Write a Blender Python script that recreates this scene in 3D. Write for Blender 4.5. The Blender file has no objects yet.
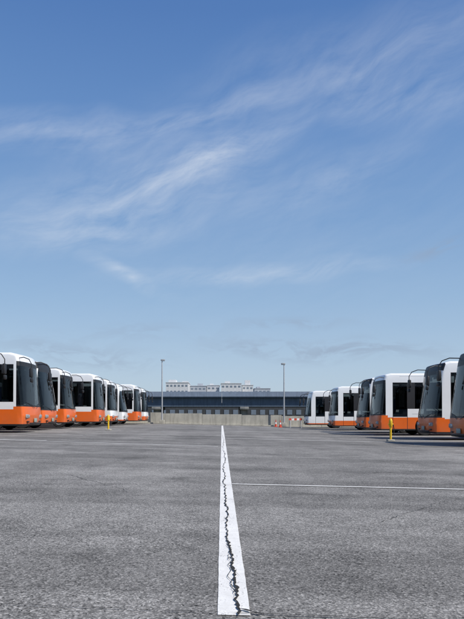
import bpy, bmesh, math, random
from mathutils import Vector, Matrix
random.seed(7)
S=bpy.context.scene
COL=S.collection
# ------------------------------------------------------------ helpers
def zf(x): return -0.023*max(-8.0,min(8.0,x))
def link(o,parent=None):
    COL.objects.link(o)
    if parent: o.parent=parent
    return o
def mesh_obj(name,me,parent=None,loc=(0,0,0),rot=(0,0,0)):
    o=bpy.data.objects.new(name,me); o.location=loc; o.rotation_euler=rot
    return link(o,parent)
def empty(name,loc=(0,0,0),rz=0.0):
    o=bpy.data.objects.new(name,None); o.empty_display_size=.3
    o.location=loc; o.rotation_euler=(0,0,rz); return link(o)
def bm_to_mesh(bm,name,mats,smooth=None):
    me=bpy.data.meshes.new(name); bm.to_mesh(me); bm.free()
    for m in mats: me.materials.append(m)
    if smooth is not None:
        for p in me.polygons: p.use_smooth=True
        me.set_sharp_from_angle(angle=math.radians(smooth))
    return me
def add_box(bm,c,s,mi=0,bev=0.0,rot=None,seg=2):
    r=bmesh.ops.create_cube(bm,size=1.0)
    vs=r['verts']
    M=Matrix.Translation(c)@(rot.to_4x4() if rot is not None else Matrix.Identity(4))@Matrix.Diagonal((s[0],s[1],s[2],1))
    bmesh.ops.transform(bm,matrix=M,verts=vs)
    fs=set(f for v in vs for f in v.link_faces)
    for f in fs: f.material_index=mi
    if bev>0:
        es=list(set(e for v in vs for e in v.link_edges))
        rr=bmesh.ops.bevel(bm,geom=es,offset=bev,segments=seg,affect='EDGES',profile=.5,clamp_overlap=True)
        for f in rr['faces']: f.material_index=mi
def add_tube(bm,pts,r,mi=0,n=10,cap=True):
    pts=[Vector(p) for p in pts]
    rs=r if isinstance(r,(list,tuple)) else [r]*len(pts)
    rings=[]
    for i,p in enumerate(pts):
        a=pts[max(0,i-1)]; b=pts[min(len(pts)-1,i+1)]
        t=(b-a).normalized()
        up=Vector((0,0,1)) if abs(t.z)<.9 else Vector((1,0,0))
        u=t.cross(up).normalized(); v=t.cross(u).normalized()
        rings.append([bm.verts.new(p+(u*math.cos(k*2*math.pi/n)+v*math.sin(k*2*math.pi/n))*rs[i]) for k in range(n)])
    for i in range(len(rings)-1):
        for k in range(n):
            f=bm.faces.new((rings[i][k],rings[i][(k+1)%n],rings[i+1][(k+1)%n],rings[i+1][k])); f.material_index=mi
    if cap:
        f=bm.faces.new(rings[0][::-1]); f.material_index=mi
        f=bm.faces.new(rings[-1]); f.material_index=mi
def add_lathe_y(bm,prof,c,mis,n=28):
    rings=[]
    for (r,y) in prof:
        rings.append([bm.verts.new((c[0]+r*math.cos(2*math.pi*k/n),c[1]+y,c[2]+r*math.sin(2*math.pi*k/n))) for k in range(n)])
    for i in range(len(rings)-1):
        for k in range(n):
            f=bm.faces.new((rings[i][k],rings[i][(k+1)%n],rings[i+1][(k+1)%n],rings[i+1][k])); f.material_index=mis[i]
    f=bm.faces.new(rings[-1]); f.material_index=mis[-1]
    f=bm.faces.new(rings[0][::-1]); f.material_index=mis[0]

class NT:
    def __init__(s,nt): s.nt=nt; s.n=nt.nodes; s.l=nt.links
    def node(s,t,ins=None,**kw):
        nd=s.n.new(t)
        for k,v in kw.items(): setattr(nd,k,v)
        if ins:
            for k,v in ins.items():
                if isinstance(v,bpy.types.NodeSocket): s.l.new(v,nd.inputs[k])
                else: nd.inputs[k].default_value=v
        return nd
    def math(s,op,a,b=None,c=None,clamp=False):
        ins={0:a}
        if b is not None: ins[1]=b
        if c is not None: ins[2]=c
        nd=s.node('ShaderNodeMath',ins,operation=op,use_clamp=clamp); return nd.outputs[0]
    def mix(s,f,a,b,blend='MIX'):
        nd=s.node('ShaderNodeMix',None,data_type='RGBA',blend_type=blend)
        for i,v in ((0,f),(6,a),(7,b)):
            if isinstance(v,bpy.types.NodeSocket): s.l.new(v,nd.inputs[i])
            else:
                nd.inputs[i].default_value=v if i==0 else (tuple(v)+(1,))[:4]
        return nd.outputs[2]
    def ramp(s,f,a,b,x=0.0,y=1.0):
        nd=s.node('ShaderNodeMapRange',{0:f,1:a,2:b,3:x,4:y},clamp=True); return nd.outputs[0]
    def noise(s,vec,scale,detail=4,rough=.55,dist=0.0):
        nd=s.node('ShaderNodeTexNoise',{'Vector':vec,'Scale':scale,'Detail':detail,'Roughness':rough,'Distortion':dist}); return nd.outputs[0]
def new_mat(name):
    m=bpy.data.materials.new(name); m.use_nodes=True
    t=NT(m.node_tree); b=m.node_tree.nodes['Principled BSDF']
    return m,t,b
def simple(name,col,rough=.5,metal=0.0,coat=0.0,var=.12,scale=3.0,dirt=0.0):
    m,t,b=new_mat(name)
    tc=t.node('ShaderNodeTexCoord').outputs['Object']
    n=t.noise(tc,scale,3,.6)
    f=t.ramp(n,.3,.7,1-var,1+var*.5)
    vm=t.node('ShaderNodeVectorMath',{0:col,3:f},operation='SCALE').outputs[0]
    c=vm
    if dirt>0:
        z=t.node('ShaderNodeSeparateXYZ',{0:tc}).outputs[2]
        d=t.math('MULTIPLY',t.ramp(z,1.0,.3,0,1),t.ramp(t.noise(tc,1.7,4,.7),.35,.75))
        c=t.mix(t.math('MULTIPLY',d,dirt),vm,(.16,.14,.12))
    t.l.new(c,b.inputs['Base Color'])
    b.inputs['Metallic'].default_value=metal
    b.inputs['Coat Weight'].default_value=coat
    b.inputs['Coat Roughness'].default_value=.05
    b.inputs['Roughness'].default_value=rough
    return m
# ------------------------------------------------------------ materials
M_white=simple('bus_white_paint',(.80,.81,.81),.32,coat=.5,var=.04,scale=1.2,dirt=.35)
M_orange=simple('bus_orange_paint',(.76,.135,.014),.35,coat=.35,var=.08,scale=1.2,dirt=.4)
M_black=simple('black_trim',(.018,.018,.02),.5,var=.2)
M_under=simple('underbody',(.02,.02,.02),.9,var=.3)
M_tyre=simple('tyre_rubber',(.025,.025,.026),.85,var=.3,scale=6)
M_rim=simple('wheel_rim',(.5,.51,.53),.35,metal=.6,var=.1,scale=8)
M_lamp=simple('headlamp_lens',(.50,.53,.55),.08,metal=.5,coat=1,var=.3,scale=20)
M_amber=simple('indicator_lens',(.75,.25,.02),.15,coat=1)
M_plate=simple('number_plate',(.30,.36,.32),.5)
M_grey=simple('grey_trim',(.3,.31,.32),.5,var=.15)
M_yellow=simple('yellow_paint',(.78,.50,.02),.5,var=.2,scale=10)
M_red=simple('red_paint',(.6,.07,.03),.5,var=.15,scale=10)
M_pole=simple('galvanised_steel',(.45,.46,.47),.5,metal=.4,var=.15,scale=4)
M_seat=simple('seat_fabric',(.06,.08,.14),.9,var=.2)
M_head=simple('headrest_cover',(.60,.60,.58),.9,var=.05)
M_curt=simple('curtain_fabric',(.30,.26,.22),.9,var=.2,scale=9)
M_int=simple('interior_trim',(.16,.16,.16),.8,var=.1)
def glass_mat(name,col,f):
    m=bpy.data.materials.new(name); m.use_nodes=True
    t=NT(m.node_tree); t.n.clear()
    tr=t.node('ShaderNodeBsdfTransparent',{0:col})
    gl=t.node('ShaderNodeBsdfGlossy',{0:(1,1,1,1),1:.03})
    fr=t.node('ShaderNodeFresnel',{0:1.5})
    fac=t.math('MULTIPLY',fr.outputs[0],f,clamp=True)
    mx=t.node('ShaderNodeMixShader',{0:fac})
    t.l.new(tr.outputs[0],mx.inputs[1]); t.l.new(gl.outputs[0],mx.inputs[2])
    o=t.node('ShaderNodeOutputMaterial'); t.l.new(mx.outputs[0],o.inputs[0])
    return m
M_glass=glass_mat('windscreen_glass',(.34,.38,.38,1),.85)
M_side=glass_mat('tinted_side_glass',(.16,.18,.19,1),1.0)

def asphalt_mat():
    m,t,b=new_mat('asphalt')
    tc=t.node('ShaderNodeTexCoord').outputs['Object']
    sp=t.node('ShaderNodeSeparateXYZ',{0:tc})
    big=t.noise(tc,.22,4,.6,.4)
    med=t.noise(tc,1.9,5,.65,.2)
    fine=t.noise(tc,32,3,.7)
    grit=t.noise(tc,110,2,.8)
    v1=t.node('ShaderNodeTexVoronoi',{'Vector':tc,'Scale':95.0},feature='F1')
    cs=t.node('ShaderNodeSeparateColor',{0:v1.outputs['Color']})
    val=t.math('ADD',t.ramp(big,.3,.7,.130,.215),t.ramp(med,.3,.7,-.038,.038))
    val=t.math('ADD',val,t.ramp(fine,.25,.75,-.05,.05))
    val=t.math('ADD',val,t.ramp(grit,.3,.7,-.055,.055))
    val=t.math('ADD',val,t.ramp(t.math('POWER',cs.outputs[0],3.0),0,1,-.03,.19))
    val=t.math('SUBTRACT',val,t.ramp(cs.outputs[1],.75,1.0,0,.10))
    band=t.noise(t.node('ShaderNodeCombineXYZ',{0:t.math('MULTIPLY',sp.outputs[0],.9),1:t.math('MULTIPLY',sp.outputs[1],.06),2:0.0}).outputs[0],1.0,3,.5)
    val=t.math('MULTIPLY',val,t.ramp(band,.3,.7,.88,1.12))
    st=t.noise(tc,.8,3,.5,.6)
    val=t.math('MULTIPLY',val,t.ramp(st,.58,.70,1,.68))
    lay=t.noise(t.node('ShaderNodeCombineXYZ',{0:t.math('MULTIPLY',sp.outputs[0],.05),1:sp.outputs[1],2:3.0}).outputs[0],.8,2,.5)
    val=t.math('MULTIPLY',val,t.ramp(lay,.44,.56,.84,1.12))
    pw=t.noise(tc,.55,5,.7,.3)
    val=t.math('ADD',val,t.ramp(pw,.58,.70,0,.06))
    val=t.math('MAXIMUM',val,.015)
    c=t.node('ShaderNodeCombineColor',{0:t.math('MULTIPLY',val,1.02),1:t.math('MULTIPLY',val,.985),2:t.math('MULTIPLY',val,.93)}).outputs[0]
    far=t.ramp(sp.outputs[1],61,63)
    c=t.mix(far,c,t.mix(t.ramp(big,.4,.6),(.07,.08,.04),(.13,.12,.09)))
    t.l.new(c,b.inputs['Base Color'])
    b.inputs['Roughness'].default_value=.9
    b.inputs['Specular IOR Level'].default_value=.2
    h=t.math('ADD',t.math('MULTIPLY',v1.outputs['Distance'],.6),t.math('ADD',fine,grit))
    bp=t.node('ShaderNodeBump',{'Height':h,'Strength':.65,'Distance':.006})
    t.l.new(bp.outputs[0],b.inputs['Normal'])
    return m
M_asph=asphalt_mat()
def paint_mat():
    m,t,b=new_mat('road_marking_paint')
    tc=t.node('ShaderNodeTexCoord').outputs['Object']
    a=t.noise(tc,90,4,.75); c2=t.noise(tc,9,4,.7); c3=t.noise(tc,1.2,2,.5)
    w=t.math('ADD',t.math('MULTIPLY',a,.55),t.math('ADD',t.math('MULTIPLY',c2,.35),t.math('MULTIPLY',c3,.25)))
    f=t.ramp(w,.630,.685)
    base=t.mix(t.ramp(c2,.3,.7),(.60,.59,.56),(.78,.77,.74))
    c=t.mix(f,base,(.18,.175,.165))
    t.l.new(c,b.inputs['Base Color']); b.inputs['Roughness'].default_value=.8
    bp=t.node('ShaderNodeBump',{'Height':a,'Strength':.4,'Distance':.004}); t.l.new(bp.outputs[0],b.inputs['Normal'])
    return m
M_paint=paint_mat()
M_crack=simple('crack_void',(.022,.021,.020),1.0,var=.5,scale=80)
def conc(name,col,joint=0.0,stain=.35):
    m,t,b=new_mat(name)
    tc=t.node('ShaderNodeTexCoord').outputs['Object']
    sp=t.node('ShaderNodeSeparateXYZ',{0:tc})
    n=t.noise(tc,1.2,5,.65); n2=t.noise(tc,14,3,.6)
    st=t.noise(t.node('ShaderNodeCombineXYZ',{0:t.math('MULTIPLY',sp.outputs[0],3.0),1:sp.outputs[1],2:t.math('MULTIPLY',sp.outputs[2],.3)}).outputs[0],1.3,4,.6)
    f=t.math('ADD',t.ramp(n,.3,.7,.85,1.1),t.ramp(n2,.3,.7,-.06,.06))
    f=t.math('MULTIPLY',f,t.ramp(st,.45,.75,1,1-stain))
    c=t.node('ShaderNodeVectorMath',{0:col,3:f},operation='SCALE').outputs[0]
    t.l.new(c,b.inputs['Base Color']); b.inputs['Roughness'].default_value=.9
    return m
M_conc=conc('weathered_concrete',(.42,.40,.34))
M_girder=conc('girder_paint',(.085,.12,.17),stain=.3)
M_parapet=conc('parapet_paint',(.20,.25,.33),stain=.2)
M_pier=conc('pier_concrete',(.22,.22,.21))
M_bld=conc('white_cladding',(.62,.63,.64),stain=.12)
M_bld2=conc('grey_cladding',(.42,.45,.49),stain=.12)
M_shade=conc('underdeck_shade_tone',(.05,.055,.06),stain=.3)  # near-black colour stands in for the shade under the elevated deck
M_win=simple('building_glass',(.18,.22,.27),.25)
# ------------------------------------------------------------ ground
bm=bmesh.new()
xs=[-2500,-600,-150,-60,-30,-16,-8,-6,-4,-2,0,2,4,6,8,16,30,60,150,600,2500]
ys=[-400,-60,-10,0,3,6,10,15,20,30,40,50,60,80,150,400,1200,4500]
g=[[bm.verts.new((x,y,zf(x))) for x in xs] for y in ys]
for j in range(len(ys)-1):
    for i in range(len(xs)-1):
        bm.faces.new((g[j][i],g[j][i+1],g[j+1][i+1],g[j+1][i]))
mesh_obj('ground',bm_to_mesh(bm,'ground',[M_asph]))
# ------------------------------------------------------------ markings
def strip(name,p0,p1,w,lift=.004,jag=.004):
    p0=Vector(p0);p1=Vector(p1); d=p1-p0; L=d.length; t=d/L; nrm=Vector((-t.y,t.x))
    n=min(700,max(2,int(L/.1)))
    bm=bmesh.new(); pr=None
    for i in range(n+1):
        p=p0+d*(i/n)
        a=p+nrm*(w/2+random.uniform(-jag,jag)); b=p-nrm*(w/2+random.uniform(-jag,jag))
        va=bm.verts.new((a.x,a.y,zf(a.x)+lift)); vb=bm.verts.new((b.x,b.y,zf(b.x)+lift))
        if pr: bm.faces.new((pr[1],vb,va,pr[0]))
        pr=(va,vb)
    bmesh.ops.recalc_face_normals(bm,faces=bm.faces)
    return mesh_obj(name,bm_to_mesh(bm,name,[M_paint]))
strip('painted_centre_line',(.055,2.71),(.03,58.6),.15,.004,.0015)
strip('painted_bay_line',(.13,7.95),(8.5,7.95),.075,.008)
strip('painted_bay_line',(-8.0,18.9),(-.12,17.7),.12,.008)
strip('painted_bay_line',(.2,24.5),(9.5,24.2),.12,.008)
strip('painted_bay_line',(-9.5,31.6),(-3,31.6),.12,.008)
strip('painted_bay_line',(.2,37),(9.0,36.8),.13,.008)
for y in [19,24.0,28.95,33.3,37.6,41.9,46.2,50.5,54.8,59.1]:
    strip('painted_bay_line',(-20,y+.15),(-5.6,y+.15),.13,.004)
for y in [14.5,18.4,22.4,26.2,31.5,37.2,42.5,50.2]:
    strip('painted_bay_line',(7.2,y+.1),(21,y+.1),.13,.004)
# ------------------------------------------------------------ cracks
def crack(bm,p0,p1,w0,w1,amp,step,lift,taper=True,branch=0.0,blen=(.05,.14)):
    p0=Vector(p0);p1=Vector(p1); d=p1-p0; L=d.length; t=d/L; nrm=Vector((-t.y,t.x))
    n=max(3,int(L/step)); off=0; pr=None
    for i in range(n+1):
        s=i/n
        off=off*.8+random.uniform(-amp,amp)
        p=p0+d*s+nrm*off
        w=(w0+(w1-w0)*s)*random.uniform(.3,1.4)
        if taper: w*=min(1,min(s,1-s)*8+.08)
        a=p+nrm*w/2; b=p-nrm*w/2
        va=bm.verts.new((a.x,a.y,zf(a.x)+lift)); vb=bm.verts.new((b.x,b.y,zf(b.x)+lift))
        if pr: bm.faces.new((pr[1],vb,va,pr[0]))
        pr=(va,vb)
        if branch and random.random()<branch:
            q=p+nrm*random.choice((-1,1))*random.uniform(.01,.03)+t*random.uniform(*blen)*random.choice((-1,1))
            crack(bm,p,q,w*.5,w*.2,.003,.02,lift+.0006,True,0)
def finish(bm,name,mat):
    for f in bm.faces:
        f.normal_update()
        if f.normal.z<0: f.normal_flip()
    mesh_obj('pavement_crack',bm_to_mesh(bm,name,[mat]))
bm=bmesh.new()
crack(bm,(.080,2.70),(.045,4.6),.016,.015,.009,.022,.0100,False,.06)
crack(bm,(.05,2.95),(.035,4.4),.005,.004,.010,.03,.0112,True,0)
crack(bm,(.045,4.6),(.03,8.5),.014,.013,.012,.045,.0100,False,.05,(.1,.3))
crack(bm,(.03,8.5),(.045,16),.012,.011,.016,.10,.0100,False,.04,(.2,.5))
crack(bm,(.045,16),(.04,30),.013,.006,.018,.2,.0100,True,0)
finish(bm,'crack_centre',M_crack)
bm=bmesh.new()
crack(bm,(-1.6,2.80),(.02,2.735),.003,.006,.005,.03,.0085,True,0)
crack(bm,(.02,2.735),(1.5,2.66),.010,.003,.005,.03,.0092,True,0)
crack(bm,(.07,2.79),(.19,2.71),.018,.008,.004,.02,.0125,True,0)
finish(bm,'crack_seam',M_crack)
bm=bmesh.new()
crack(bm,(-2.35,8.9),(-.95,6.8),.009,.006,.03,.07,.003,True,.02)
crack(bm,(-9,7.9),(-.6,8.1),.010,.006,.02,.12,.0034,True,.0)
crack(bm,(-8,11.7),(8,11.3),.016,.016,.02,.15,.0038,True,.0)
crack(bm,(1.3,5.1),(2.6,6.9),.006,.004,.03,.07,.0042,True,.03)
crack(bm,(2.0,9.8),(7.5,12.9),.016,.010,.05,.12,.0046,True,.03)
crack(bm,(-7,15.5),(-1.5,13.4),.016,.010,.05,.12,.0050,True,.03)
finish(bm,'cracks_fine',simple('fine_crack',(.05,.05,.048),1,var=.4,scale=30))

# ------------------------------------------------------------ coach
def round_poly(P):
    out=[]; n=len(P)
    for i in range(n):
        p=Vector(P[i][:2]); r=P[i][2]; a=Vector(P[i-1][:2]); b=Vector(P[(i+1)%n][:2])
        u=(a-p).normalized(); v=(b-p).normalized()
        ang=math.acos(max(-1,min(1,u.dot(v))))
        tl=r/math.tan(ang/2) if ang>.01 else 0
        tl=min(tl,(a-p).length*.48,(b-p).length*.48)
        q0=p+u*tl; q1=p+v*tl
        k=5
        for j in range(k+1):
            s=j/k
            out.append(q0*(1-s)**2+p*2*s*(1-s)+q1*s*s)
    return out
def build_coach(tag,H,L,Zo,slope,ws_low,orange_face,dark_top=False,rake=.20):
    D=H-3.5
    prof=round_poly([(-.05,.30,.06),(.03,.75,.25),(-.01,1.2,.4),(-rake,3.10+D,.3),(-rake-.10,3.42+D,.16),(-rake-.40,3.5+D,.4),
        (-L+.2,3.5+D,.22),(-L,3.05+D,.4),(-L,.7,.15),(-L+.12,.30,.06)])
    n=len(prof)
    nr=[]
    for i in range(n):
        a=prof[i-1]; b=prof[(i+1)%n]; t=(b-a).normalized()
        nr.append(Vector((-t.y,t.x)))
    cen=Vector((-L/2,1.9))
    for i in range(n):
        if nr[i].dot(cen-prof[i])<0: nr[i]=-nr[i]
    r=.12; W=1.25
    sl=[]
    for k in range(6):
        th=math.pi/2*k/5
        sl.append((W-r+r*math.sin(th),r*(1-math.cos(th))))
    slices=[(-y,i) for y,i in sl[::-1]]+[(-.7,0),(-.35,0),(0,0),(.35,0),(.7,0)]+sl
    bm=bmesh.new(); rings=[]
    for (y,ins) in slices:
        ring=[]
        for i,p in enumerate(prof):
            w=max(0.05,min(1,(p.y-.3)/.5))
            q=p+nr[i]*ins*w
            ring.append(bm.verts.new((q.x,y,q.y)))
        rings.append(ring)
    for a in range(len(rings)-1):
        for i in range(n):
            bm.faces.new((rings[a][i],rings[a][(i+1)%n],rings[a+1][(i+1)%n],rings[a+1][i]))
    bm.faces.new(rings[0][::-1]); bm.faces.new(rings[-1])
    bmesh.ops.recalc_face_normals(bm,faces=bm.faces)
    me=bpy.data.meshes.new('tmp'); bm.to_mesh(me); bm.free()
    me.materials.append(M_white); me.materials.append(M_under)
    ob=bpy.data.objects.new('tmp',me); COL.objects.link(ob)
    cb=bmesh.new(); XF=-2.65; XR=-L+3.15
    for x in (XF,XR):
        for s in (-1,1):
            add_lathe_y(cb,[(.58,-.4),(.58,.4)],(x,s*1.25,.50),[0],n=32)
    bmesh.ops.recalc_face_normals(cb,faces=cb.faces)
    cm=bpy.data.meshes.new('cut'); cb.to_mesh(cm); cb.free()
    cm.materials.append(M_white); cm.materials.append(M_under)
    for p in cm.polygons: p.material_index=1
    co=bpy.data.objects.new('cut',cm); COL.objects.link(co)
    md=ob.modifiers.new('b','BOOLEAN'); md.object=co; md.operation='DIFFERENCE'; md.solver='EXACT'
    dg=bpy.context.evaluated_depsgraph_get(); dg.update()
    bm=bmesh.new(); bm.from_mesh(ob.evaluated_get(dg).to_mesh())
    bpy.data.objects.remove(ob); bpy.data.objects.remove(co)
    mats=[M_white,M_under,M_orange,M_glass,M_black,M_grey,M_side]
    def cut(co,no):
        bmesh.ops.bisect_plane(bm,geom=bm.verts[:]+bm.edges[:]+bm.faces[:],dist=1e-5,plane_co=co,plane_no=no)
    WB=1.50; WT=2.98+D; ST=3.12+D; SG0=2.92+D; DW=1.34
    for z in (.38,ws_low,ws_low+.07,WB,WT,ST,SG0,DW,1.20,1.22,1.05): cut((0,0,z),(0,0,1))
    cut((0,0,Zo),(-slope,0,1))
    k=6; x0=-2.0; x1=-L+.75; stp=(x1-x0)/k
    pill=[x0+stp*i for i in range(k+1)]
    for x in pill: cut((x,0,0),(1,0,0)); cut((x-.06,0,0),(1,0,0))
    AP=-.30; A2=-.42
    for x in (AP,A2,-1.9,-.70,-.73,-1.62,-1.65): cut((x,0,0),(1,0,0))
    for y in (-.015,.015,-.8,.8): cut((0,y,0),(0,1,0))
    lug=[-3.4,-5.0,-6.6,-8.05]
    for x in lug: cut((x,0,0),(1,0,0)); cut((x-.02,0,0),(1,0,0))
    bm.normal_update()
    for f in bm.faces:
        c=f.calc_center_median(); nn=f.normal
        if f.material_index==1: continue
        mi=0
        if c.z<Zo+slope*c.x: mi=2
        if orange_face and c.x>A2 and c.z<ws_low: mi=2
        if c.z<.38: mi=4
        if nn.z<-.9: mi=1
        if nn.z<.85:
            if c.x>AP and ws_low<c.z<ST: mi=3 if ws_low+.07<c.z<SG0 else 4
            if c.x>AP and nn.x>.5 and ws_low<c.z<ST and abs(c.y)<.015: mi=4
            if dark_top and c.x>AP-.3 and nn.x>.25 and c.z>ST-.05: mi=4
            if abs(nn.y)>.55:
                if -1.9<c.x<A2 and DW<c.z<WT and c.y<0: mi=3
                if c.x<-2.0 and c.x>x1-.06 and WB<c.z<WT:
                    mi=6
                    for x in pill:
                        if x-.06<c.x<x: mi=4
                if -2.0<c.x<-1.9 and WB<c.z<WT: mi=4
                if c.y>0:
                    if -1.62<c.x<-.73 and 1.05<c.z<WT: mi=3
                    if (-.73<c.x<-.70 or -1.65<c.x<-1.62) and .38<c.z<WT: mi=4
                    if -1.9<c.x<-1.65 and WB<c.z<WT: mi=4
                if .38<c.z<1.20 and any(x-.02<c.x<x for x in lug): mi=4
                if 1.20<c.z<1.22 and c.x<-1.9: mi=5
            if nn.x<-.7 and 1.7<c.z<WT and abs(c.y)<1.0: mi=6
        f.material_index=mi
    for v in bm.verts:
        x,y,z=v.co
        if z>1.2: v.co.y=y*(1-.025*min(1,(z-1.2)/2.2))
        if x>-1.6: v.co.x=x-.12*(y/1.25)**2*min(1,(x+1.6)/1.0)
    body=bm_to_mesh(bm,tag+'_body',mats,smooth=32)
    bm=bmesh.new()
    add_box(bm,(-L/2,0,1.02),(L-1.0,2.25,.08),3)
    add_box(bm,(-.48,0,1.12),(.40,2.1,.22),4,.05)
    add_box(bm,(-.55,-.62,1.27),(.3,.7,.16),4,.05)
    add_tube(bm,[(-.78+.18*math.cos(a*.52),-.62+.21*math.sin(a*.52),1.42+.12*math.cos(a*.52)) for a in range(13)],.018,4,6,False)
    add_box(bm,(-1.15,-.62,1.30),(.5,.48,.12),0,.04); add_box(bm,(-1.42,-.62,1.72),(.14,.46,.80),0,.05)
    add_box(bm,(-1.40,-.62,2.12),(.15,.34,.20),1,.03)
    x=-2.5
    while x>-L+.9:
        for y in (-.9,-.45,.45,.9):
            add_box(bm,(x,y,1.62),(.13,.42,.80),0,.04)
            add_box(bm,(x+.01,y,1.93),(.16,.30,.22),1,.03)
        x-=.88
    for s in (-1,1):
        add_box(bm,(-L/2-.6,s*.95,2.88+D),(L-3.4,.36,.10),3,.02)
        for px in pill:
            add_box(bm,(px-.03,s*1.13,2.22+D/2),(.30,.04,1.15),2)
    add_box(bm,(-.50,0,2.92+D),(.24,2.0,.10),3)
    add_box(bm,(-.44,-.55,2.76+D),(.03,.8,.20),4); add_box(bm,(-.44,.4,2.80+D),(.03,.6,.12),2)
    add_box(bm,(-L/2,0,3.24+D),(L-1.3,2.1,.06),3)
    inter=bm_to_mesh(bm,tag+'_interior',[M_seat,M_head,M_curt,M_int,M_black],smooth=35)
    bm=bmesh.new()
    for x in (XF,XR):
        for s in (-1,1):
            pr=[(.30,-.14),(.46,-.14),(.495,-.10),(.495,.10),(.46,.14),(.31,.145),(.285,.10),(.26,.05 if x==XR else .11),(.13,.05 if x==XR else .12),(.12,.15),(.05,.17)]
            pr=[(a,b*s) for a,b in pr]
            add_lathe_y(bm,pr,(x,s*1.06,.495),[0,0,0,0,0,1,1,1,1,1,1],n=30)
            for j in range(8):
                a=j*math.pi/4
                add_box(bm,(x+.19*math.cos(a),s*(1.06+(.06 if x==XR else .12)),.495+.19*math.sin(a)),(.04,.03,.04),1)
    bmesh.ops.recalc_face_normals(bm,faces=bm.faces)
    wheels=bm_to_mesh(bm,tag+'_wheels',[M_tyre,M_rim],smooth=35)
    bm=bmesh.new()
    for s in (-1,1):
        add_tube(bm,[(-rake-.14,s*1.08,3.26+D),(-.1,s*1.20,3.28+D),(.16,s*1.30,3.18+D),(.28,s*1.34,2.98+D),(.28,s*1.34,2.6+D)],.02,0,8)
        add_box(bm,(.27,s*1.34,2.60+D),(.12,.22,.42),0,.045)
        add_box(bm,(.29,s*1.34,2.27+D),(.11,.20,.18),0,.04)
        add_box(bm,(.204,s*1.34,2.60+D),(.006,.17,.36),1)
    mir=bm_to_mesh(bm,tag+'_mirrors',[M_black,M_rim],smooth=40)
    bm=bmesh.new()
    for s in (-1,1):
        add_box(bm,(-.045,s*.86,.72),(.08,.44,.17),4,.04)
        add_box(bm,(-.030,s*.77,.72),(.08,.13,.13),0,.05)
        add_box(bm,(-.045,s*.96,.72),(.08,.13,.13),0,.05)
        add_box(bm,(-.125,s*1.14,.72),(.10,.05,.12),1,.02)
        add_box(bm,(-.05,s*.80,.48),(.08,.22,.06),3,.02)
    add_box(bm,(.03,0,.54),(.03,.36,.18),2,.008)
    add_box(bm,(.01,0,.41),(.05,1.5,.05),3,.015)
    for s in (-1,1):
        add_tube(bm,[(.035,s*.15,ws_low-.05),(.0,s*.5,ws_low+.10),(-.08,s*.95,ws_low+.18)],.011,3,6)
    add_box(bm,(-.12,.62,ws_low+.20),(.01,.30,.18),5)
    fit=bm_to_mesh(bm,tag+'_fittings',[M_lamp,M_amber,M_plate,M_black,M_grey,M_white],smooth=40)
    bm=bmesh.new()
    add_box(bm,(-L*.47,0,3.53+D),(3.0,1.7,.18),0,.07,seg=3)
    add_box(bm,(-L+1.8,0,3.52+D),(.8,.8,.10),0,.04)
    for s in (-1,1): add_tube(bm,[(-1.2,s*1.21,3.32+D),(-L+.5,s*1.21,3.32+D)],.014,1,6)
    roof=bm_to_mesh(bm,tag+'_roof_unit',[M_white,M_grey],smooth=40)
    return dict(body=body,interior=inter,wheels=wheels,mirrors=mir,front_fittings=fit,roof_unit=roof)
VA=build_coach('A',3.50,11.9,1.02,0.0,1.14,True)
VB=build_coach('B',3.40,11.9,.74,0.0,1.14,False)
VC=build_coach('C',3.58,11.9,.96,.0,1.02,True,True,.30)
VD=build_coach('D',3.35,11.6,.46,0.0,1.06,False,False,.34)
def place(V,x,y,flip,rz=0.0):
    e=empty('coach_bus',(x,y+1.25,zf(x if abs(x)<8 else math.copysign(8,x))),(math.pi if flip else 0)+rz)
    for k,me in V.items(): mesh_obj(k,me,e)
    return e
L_=[(VA,-8.5,26.0),(VC,-8.95,30.4),(VA,-8.95,34.7),(VA,-7.95,38.9),(VB,-7.85,43.2),(VD,-7.75,47.5),(VA,-7.2,51.8),(VB,-7.1,56.1)]
for v,x,y in L_: place(v,x,y,False,random.uniform(-.012,.012))
place(VA,-8.9,21.2,False)
R_=[(VC,8.8,21.0),(VC,9.5,27.0),(VA,8.75,33.6),(VC,9.0,38.2),(VB,8.55,46.3),(VD,7.55,53.5)]
for v,x,y in R_: place(v,x,y,True,random.uniform(-.012,.012))

# ------------------------------------------------------------ concrete wall
WY=60.5
root=empty('concrete_wall',(0,WY,0))
bm=bmesh.new()
x=-46
while x<46:
    add_box(bm,(x+2.0,0,.55+zf(x+2)),(3.97,.28,1.1+random.uniform(-.015,.015)),0,.015)
    x+=4.0
mesh_obj('panels',bm_to_mesh(bm,'wall_panels',[M_conc]),root)
bm=bmesh.new()
for xx in range(-46,46,2):
    add_box(bm,(xx+1,0,.0+zf(xx+1)+.05),(1.98,.62,.16),0,.02)
mesh_obj('footing',bm_to_mesh(bm,'wall_footing',[M_conc]),root)
# ------------------------------------------------------------ light poles
def pole(x,y,h,sd):
    e=empty('street_lamp',(x,y,zf(x)))
    bm=bmesh.new()
    add_box(bm,(0,0,.2),(.5,.5,.4),1,.03)
    add_tube(bm,[(0,0,.4),(0,0,h*.5),(0,0,h)],[.085,.065,.05],0,12)
    mesh_obj('post',bm_to_mesh(bm,'post',[M_pole,M_conc],smooth=40),e)
    bm=bmesh.new()
    add_box(bm,(sd*.08,0,h+.04),(.42,.26,.16),0,.05)
    add_box(bm,(sd*.12,0,h-.05),(.28,.2,.03),1)
    mesh_obj('lamp_head',bm_to_mesh(bm,'lamp_head',[M_grey,M_lamp],smooth=40),e)
pole(-5.95,59.5,6.3,1); pole(6.15,59.5,6.2,-1)
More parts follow.
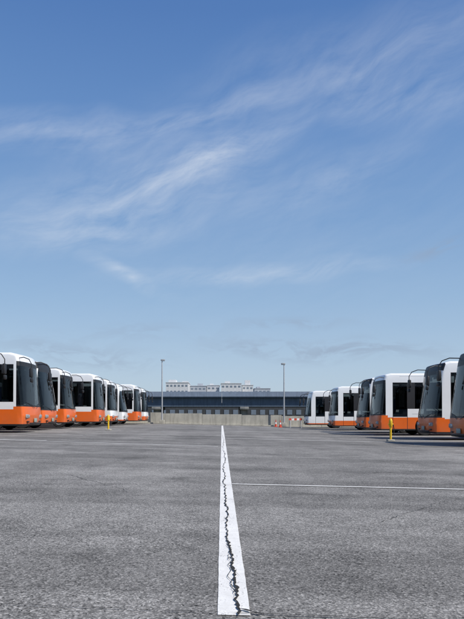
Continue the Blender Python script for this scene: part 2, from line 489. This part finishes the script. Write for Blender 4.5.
# ------------------------------------------------------------ yellow posts
def ypost(x,y,h):
    e=empty('yellow_hydrant_post',(x,y,zf(x)))
    bm=bmesh.new()
    add_box(bm,(0,0,.04),(.30,.30,.08),1,.02)
    add_tube(bm,[(0,0,.08),(0,0,h*.6)],.045,0,14)
    add_tube(bm,[(0,0,h*.6),(0,0,h*.64),(0,0,h*.88),(0,0,h*.95),(0,0,h)],[.045,.075,.075,.055,.02],0,14)
    add_tube(bm,[(-.11,0,h*.74),(.11,0,h*.74)],.03,0,10)
    add_tube(bm,[(.11,0,h*.74),(.15,0,h*.5),(.13,0,h*.3)],.018,2,8)
    mesh_obj('body',bm_to_mesh(bm,'ypost',[M_yellow,M_conc,M_black],smooth=40),e)
ypost(7.2,25.6,.98); ypost(-6.1,32.2,.85)
# ------------------------------------------------------------ barricade + cone
def barricade(x,y,rz):
    e=empty('traffic_barricade',(x,y,zf(x)),rz)
    bm=bmesh.new()
    for s in (-1,1):
        add_tube(bm,[(s*.5,-.28,0),(s*.5,0,.95)],.022,0,8); add_tube(bm,[(s*.5,.28,0),(s*.5,0,.95)],.022,0,8)
    mesh_obj('legs',bm_to_mesh(bm,'legs',[M_pole]),e)
    bm=bmesh.new()
    for i in range(5):
        add_box(bm,(-.48+.24*i,-.07,.78),(.24,.025,.18),i%2)
    mesh_obj('boards',bm_to_mesh(bm,'boards',[M_red,M_white]),e)
barricade(6.6,54,.1)
def cone(x,y):
    e=empty('traffic_cone',(x,y,zf(x)))
    bm=bmesh.new()
    add_box(bm,(0,0,.02),(.36,.36,.04),0,.01)
    add_tube(bm,[(0,0,.04),(0,0,.28)],[.13,.085],0,14)
    add_tube(bm,[(0,0,.28),(0,0,.45)],[.086,.058],1,14)
    add_tube(bm,[(0,0,.45),(0,0,.70)],[.058,.022],0,14)
    mesh_obj('body',bm_to_mesh(bm,'cone',[M_red,M_white],smooth=40),e)
cone(5.4,55.5); cone(5.2,58)
# ------------------------------------------------------------ elevated road
e=empty('elevated_road',(0,112,0))
bm=bmesh.new()
def bandbox(y,z,sy,sz,mi,x0=-190,x1=190,n=24):
    for i in range(n):
        xa=x0+(x1-x0)*i/n; xb=x0+(x1-x0)*(i+1)/n-.06
        add_box(bm,((xa+xb)/2,y,z),(xb-xa,sy,sz),mi)
bandbox(0,4.45,10,.5,0)
bandbox(-5.05,4.85,.25,.9,1)
bandbox(5.05,4.85,.25,.9,1)
for yy in (-4.2,-1.4,1.4,4.2): bandbox(yy,3.4,.45,1.55,0)
mesh_obj('deck',bm_to_mesh(bm,'deck',[M_girder,M_parapet]),e)
bm=bmesh.new()
for i in range(-12,13):
    x=i*15.8+4
    add_box(bm,(x,0,2.35),(1.6,9.6,.5),0,.1)
    for yy in (-3,3): add_tube(bm,[(x,yy,-.3),(x,yy,2.2)],.65,0,16)
mesh_obj('piers',bm_to_mesh(bm,'piers',[M_pier],smooth=40),e)
# ------------------------------------------------------------ background buildings
def building(name,x,y,w,d,h,storeys,mat,extras=()):
    e=empty(name,(x,y,0))
    bm=bmesh.new(); add_box(bm,(0,0,h/2),(w,d,h),0)
    add_box(bm,(0,0,h+.15),(w+.4,d+.4,.3),0)
    for (ex,ew,eh) in extras: add_box(bm,(ex,0,h+.3+eh/2),(ew,d*.5,eh),0)
    mesh_obj('walls',bm_to_mesh(bm,'walls',[mat]),e)
    bm=bmesh.new()
    sh=h/storeys; nw=max(3,int(w/2))
    for s in range(storeys):
        for i in range(nw):
            add_box(bm,(-w/2+(i+.5)*w/nw,-d/2-.02,sh*(s+.5)),(w/nw*.55,.1,sh*.30),0)
    mesh_obj('windows',bm_to_mesh(bm,'windows',[M_win]),e)
building('terminal_building',-24,330,12,20,18.8,6,M_bld,[(-3,4,1.6),(4,3,.8)])
building('office_building',-13.4,345,9,18,17.8,6,M_bld2,[(1,3,1.4)])
building('office_building',-5.0,350,7,18,18.4,6,M_bld,[(-1,2,1.0)])
building('terminal_building',5.0,335,11,20,18.6,6,M_bld,[(-2,3,1.3)])
building('control_tower_building',14.2,335,6,8,18.0,6,M_bld,[(0,3,2.6)])
building('office_building',23,350,9,18,16.6,5,M_bld2,[(-2,2,1.0)])
building('warehouse_building',52,400,36,30,16.5,4,M_bld2,[])
building('warehouse_building',-70,380,60,30,15.5,4,M_bld2,[])
building('warehouse_building',120,400,80,30,14.5,3,M_bld,[])
building('underdeck_shade_block',0,140,320,14,3.6,1,M_shade,[])  # added long dark block, paints the shade seen beneath the elevated road
# ------------------------------------------------------------ world
EL=math.radians(48); AZ=math.radians(122)
w=bpy.data.worlds.new('World'); S.world=w; w.use_nodes=True
t=NT(w.node_tree); t.n.clear()
sky=t.node('ShaderNodeTexSky',None,sky_type='NISHITA',sun_disc=False,sun_elevation=EL,sun_rotation=AZ,air_density=1.0,dust_density=.6,ozone_density=1.2)
tc=t.node('ShaderNodeTexCoord').outputs['Generated']
sp=t.node('ShaderNodeSeparateXYZ',{0:tc})
u=t.math('ARCTAN2',sp.outputs[0],sp.outputs[1]); v=t.math('ARCSINE',sp.outputs[2])
uv=t.node('ShaderNodeCombineXYZ',{0:u,1:v,2:0.0}).outputs[0]
wn=t.node('ShaderNodeTexNoise',{'Vector':uv,'Scale':6.0,'Detail':2.0,'Roughness':.5})
wo=t.node('ShaderNodeVectorMath',{0:wn.outputs[1],1:(.5,.5,.5)},operation='SUBTRACT').outputs[0]
wo=t.node('ShaderNodeVectorMath',{0:wo,3:.07},operation='SCALE').outputs[0]
uvw=t.node('ShaderNodeVectorMath',{0:uv,1:wo},operation='ADD').outputs[0]
def mask(px,py,hl,hw,ang,st):
    u0=math.atan((px-222)/600); v0=math.atan((416-py)/600*math.cos(u0))
    mp=t.node('ShaderNodeMapping',{0:uvw,1:(u0,v0,0),2:(0,0,math.radians(ang)),3:(hl/600,hw/600,1)},vector_type='TEXTURE').outputs[0]
    ln=t.node('ShaderNodeVectorMath',{0:mp},operation='LENGTH').outputs[1]
    return t.math('MULTIPLY',t.math('POWER',t.ramp(ln,0,1.5,1,0),1.3),st)
def streak(ang,sx,sy,sc,det=6):
    mp=t.node('ShaderNodeMapping',{0:uvw,1:(0,0,0),2:(0,0,math.radians(ang)),3:(sx,sy,1)},vector_type='TEXTURE').outputs[0]
    return t.noise(mp,sc,det,.62,.3)
def addall(L):
    a=L[0]
    for b in L[1:]: a=t.math('ADD',a,b)
    return a
m1=addall([mask(130,195,140,36,12,.85),mask(215,160,80,15,22,1.0),mask(80,235,90,20,8,.7),mask(55,130,150,18,3,.75),mask(200,112,90,12,12,.5),
  mask(370,62,170,34,6,.6),mask(430,98,80,18,-5,.45),mask(340,175,90,18,20,.5),mask(125,280,45,8,-20,.9),mask(250,274,120,10,3,.95),mask(290,230,240,110,8,.18)])
s1=t.ramp(streak(14,.22,.04,1.0),.34,.70)
s2=t.ramp(streak(30,.07,.022,1.0,5),.30,.75)
c1=t.math('MULTIPLY',m1,t.math('ADD',t.math('MULTIPLY',s1,.65),t.math('MULTIPLY',s2,.45)),clamp=True)
m2=addall([mask(80,352,80,11,-6,1.0),mask(330,350,60,9,0,1.0),mask(255,346,50,8,0,.9),mask(440,250,36,6,5,.8),mask(290,326,60,6,0,.7),mask(400,352,60,9,0,.6),mask(150,335,80,8,0,.5)])
c2=t.math('MULTIPLY',m2,t.ramp(streak(0,.06,.018,1.0,4),.42,.56),clamp=True)
c1=t.math('MULTIPLY',c1,.52)
cr=t.node('ShaderNodeValToRGB',{0:t.ramp(v,0,1.5708)})
E=cr.color_ramp.elements
def sc(r,g,b):
    f=lambda c:((c/255+.055)/1.055)**2.4
    return (f(r),f(g),f(b),1)
E[0].position=0; E[0].color=sc(184,204,224)
E[1].position=1; E[1].color=sc(58,98,165)
for p,c in ((.05,(176,200,225)),(.12,(153,186,221)),(.20,(128,167,214)),(.28,(106,149,206)),(.38,(84,128,192)),(.55,(70,113,180))):
    q=E.new(p); q.color=sc(*c)
hz=t.node('ShaderNodeVectorMath',{0:cr.outputs[0],3:10.0},operation='SCALE').outputs[0]
skyc=t.mix(.78,sky.outputs[0],hz)
col=t.mix(c1,skyc,(7.6,8.1,8.8))
col=t.mix(t.math('MULTIPLY',c2,.55),col,(3.0,3.7,4.9))
bg=t.node('ShaderNodeBackground',{0:col,1:.1})
out=t.node('ShaderNodeOutputWorld'); t.l.new(bg.outputs[0],out.inputs[0])
# ------------------------------------------------------------ sun
sd=bpy.data.lights.new('sun','SUN'); sd.energy=5.0; sd.angle=math.radians(.5); sd.color=(1,.95,.88)
so=bpy.data.objects.new('sun',sd); link(so)
dv=Vector((math.sin(AZ)*math.cos(EL),math.cos(AZ)*math.cos(EL),math.sin(EL)))
so.rotation_euler=dv.to_track_quat('Z','Y').to_euler(); so.location=dv*50
# ------------------------------------------------------------ camera
cd=bpy.data.cameras.new('camera'); cd.lens=600/619*36; cd.sensor_width=36; cd.sensor_fit='AUTO'
cd.shift_x=10/619; cd.shift_y=106.8/619; cd.clip_start=.05; cd.clip_end=9000
co=bpy.data.objects.new('camera',cd); link(co); co.location=(0,0,.9); co.rotation_euler=(math.radians(90),0,0)
S.camera=co
S.view_settings.view_transform='Standard'; S.view_settings.look='None'; S.view_settings.exposure=0
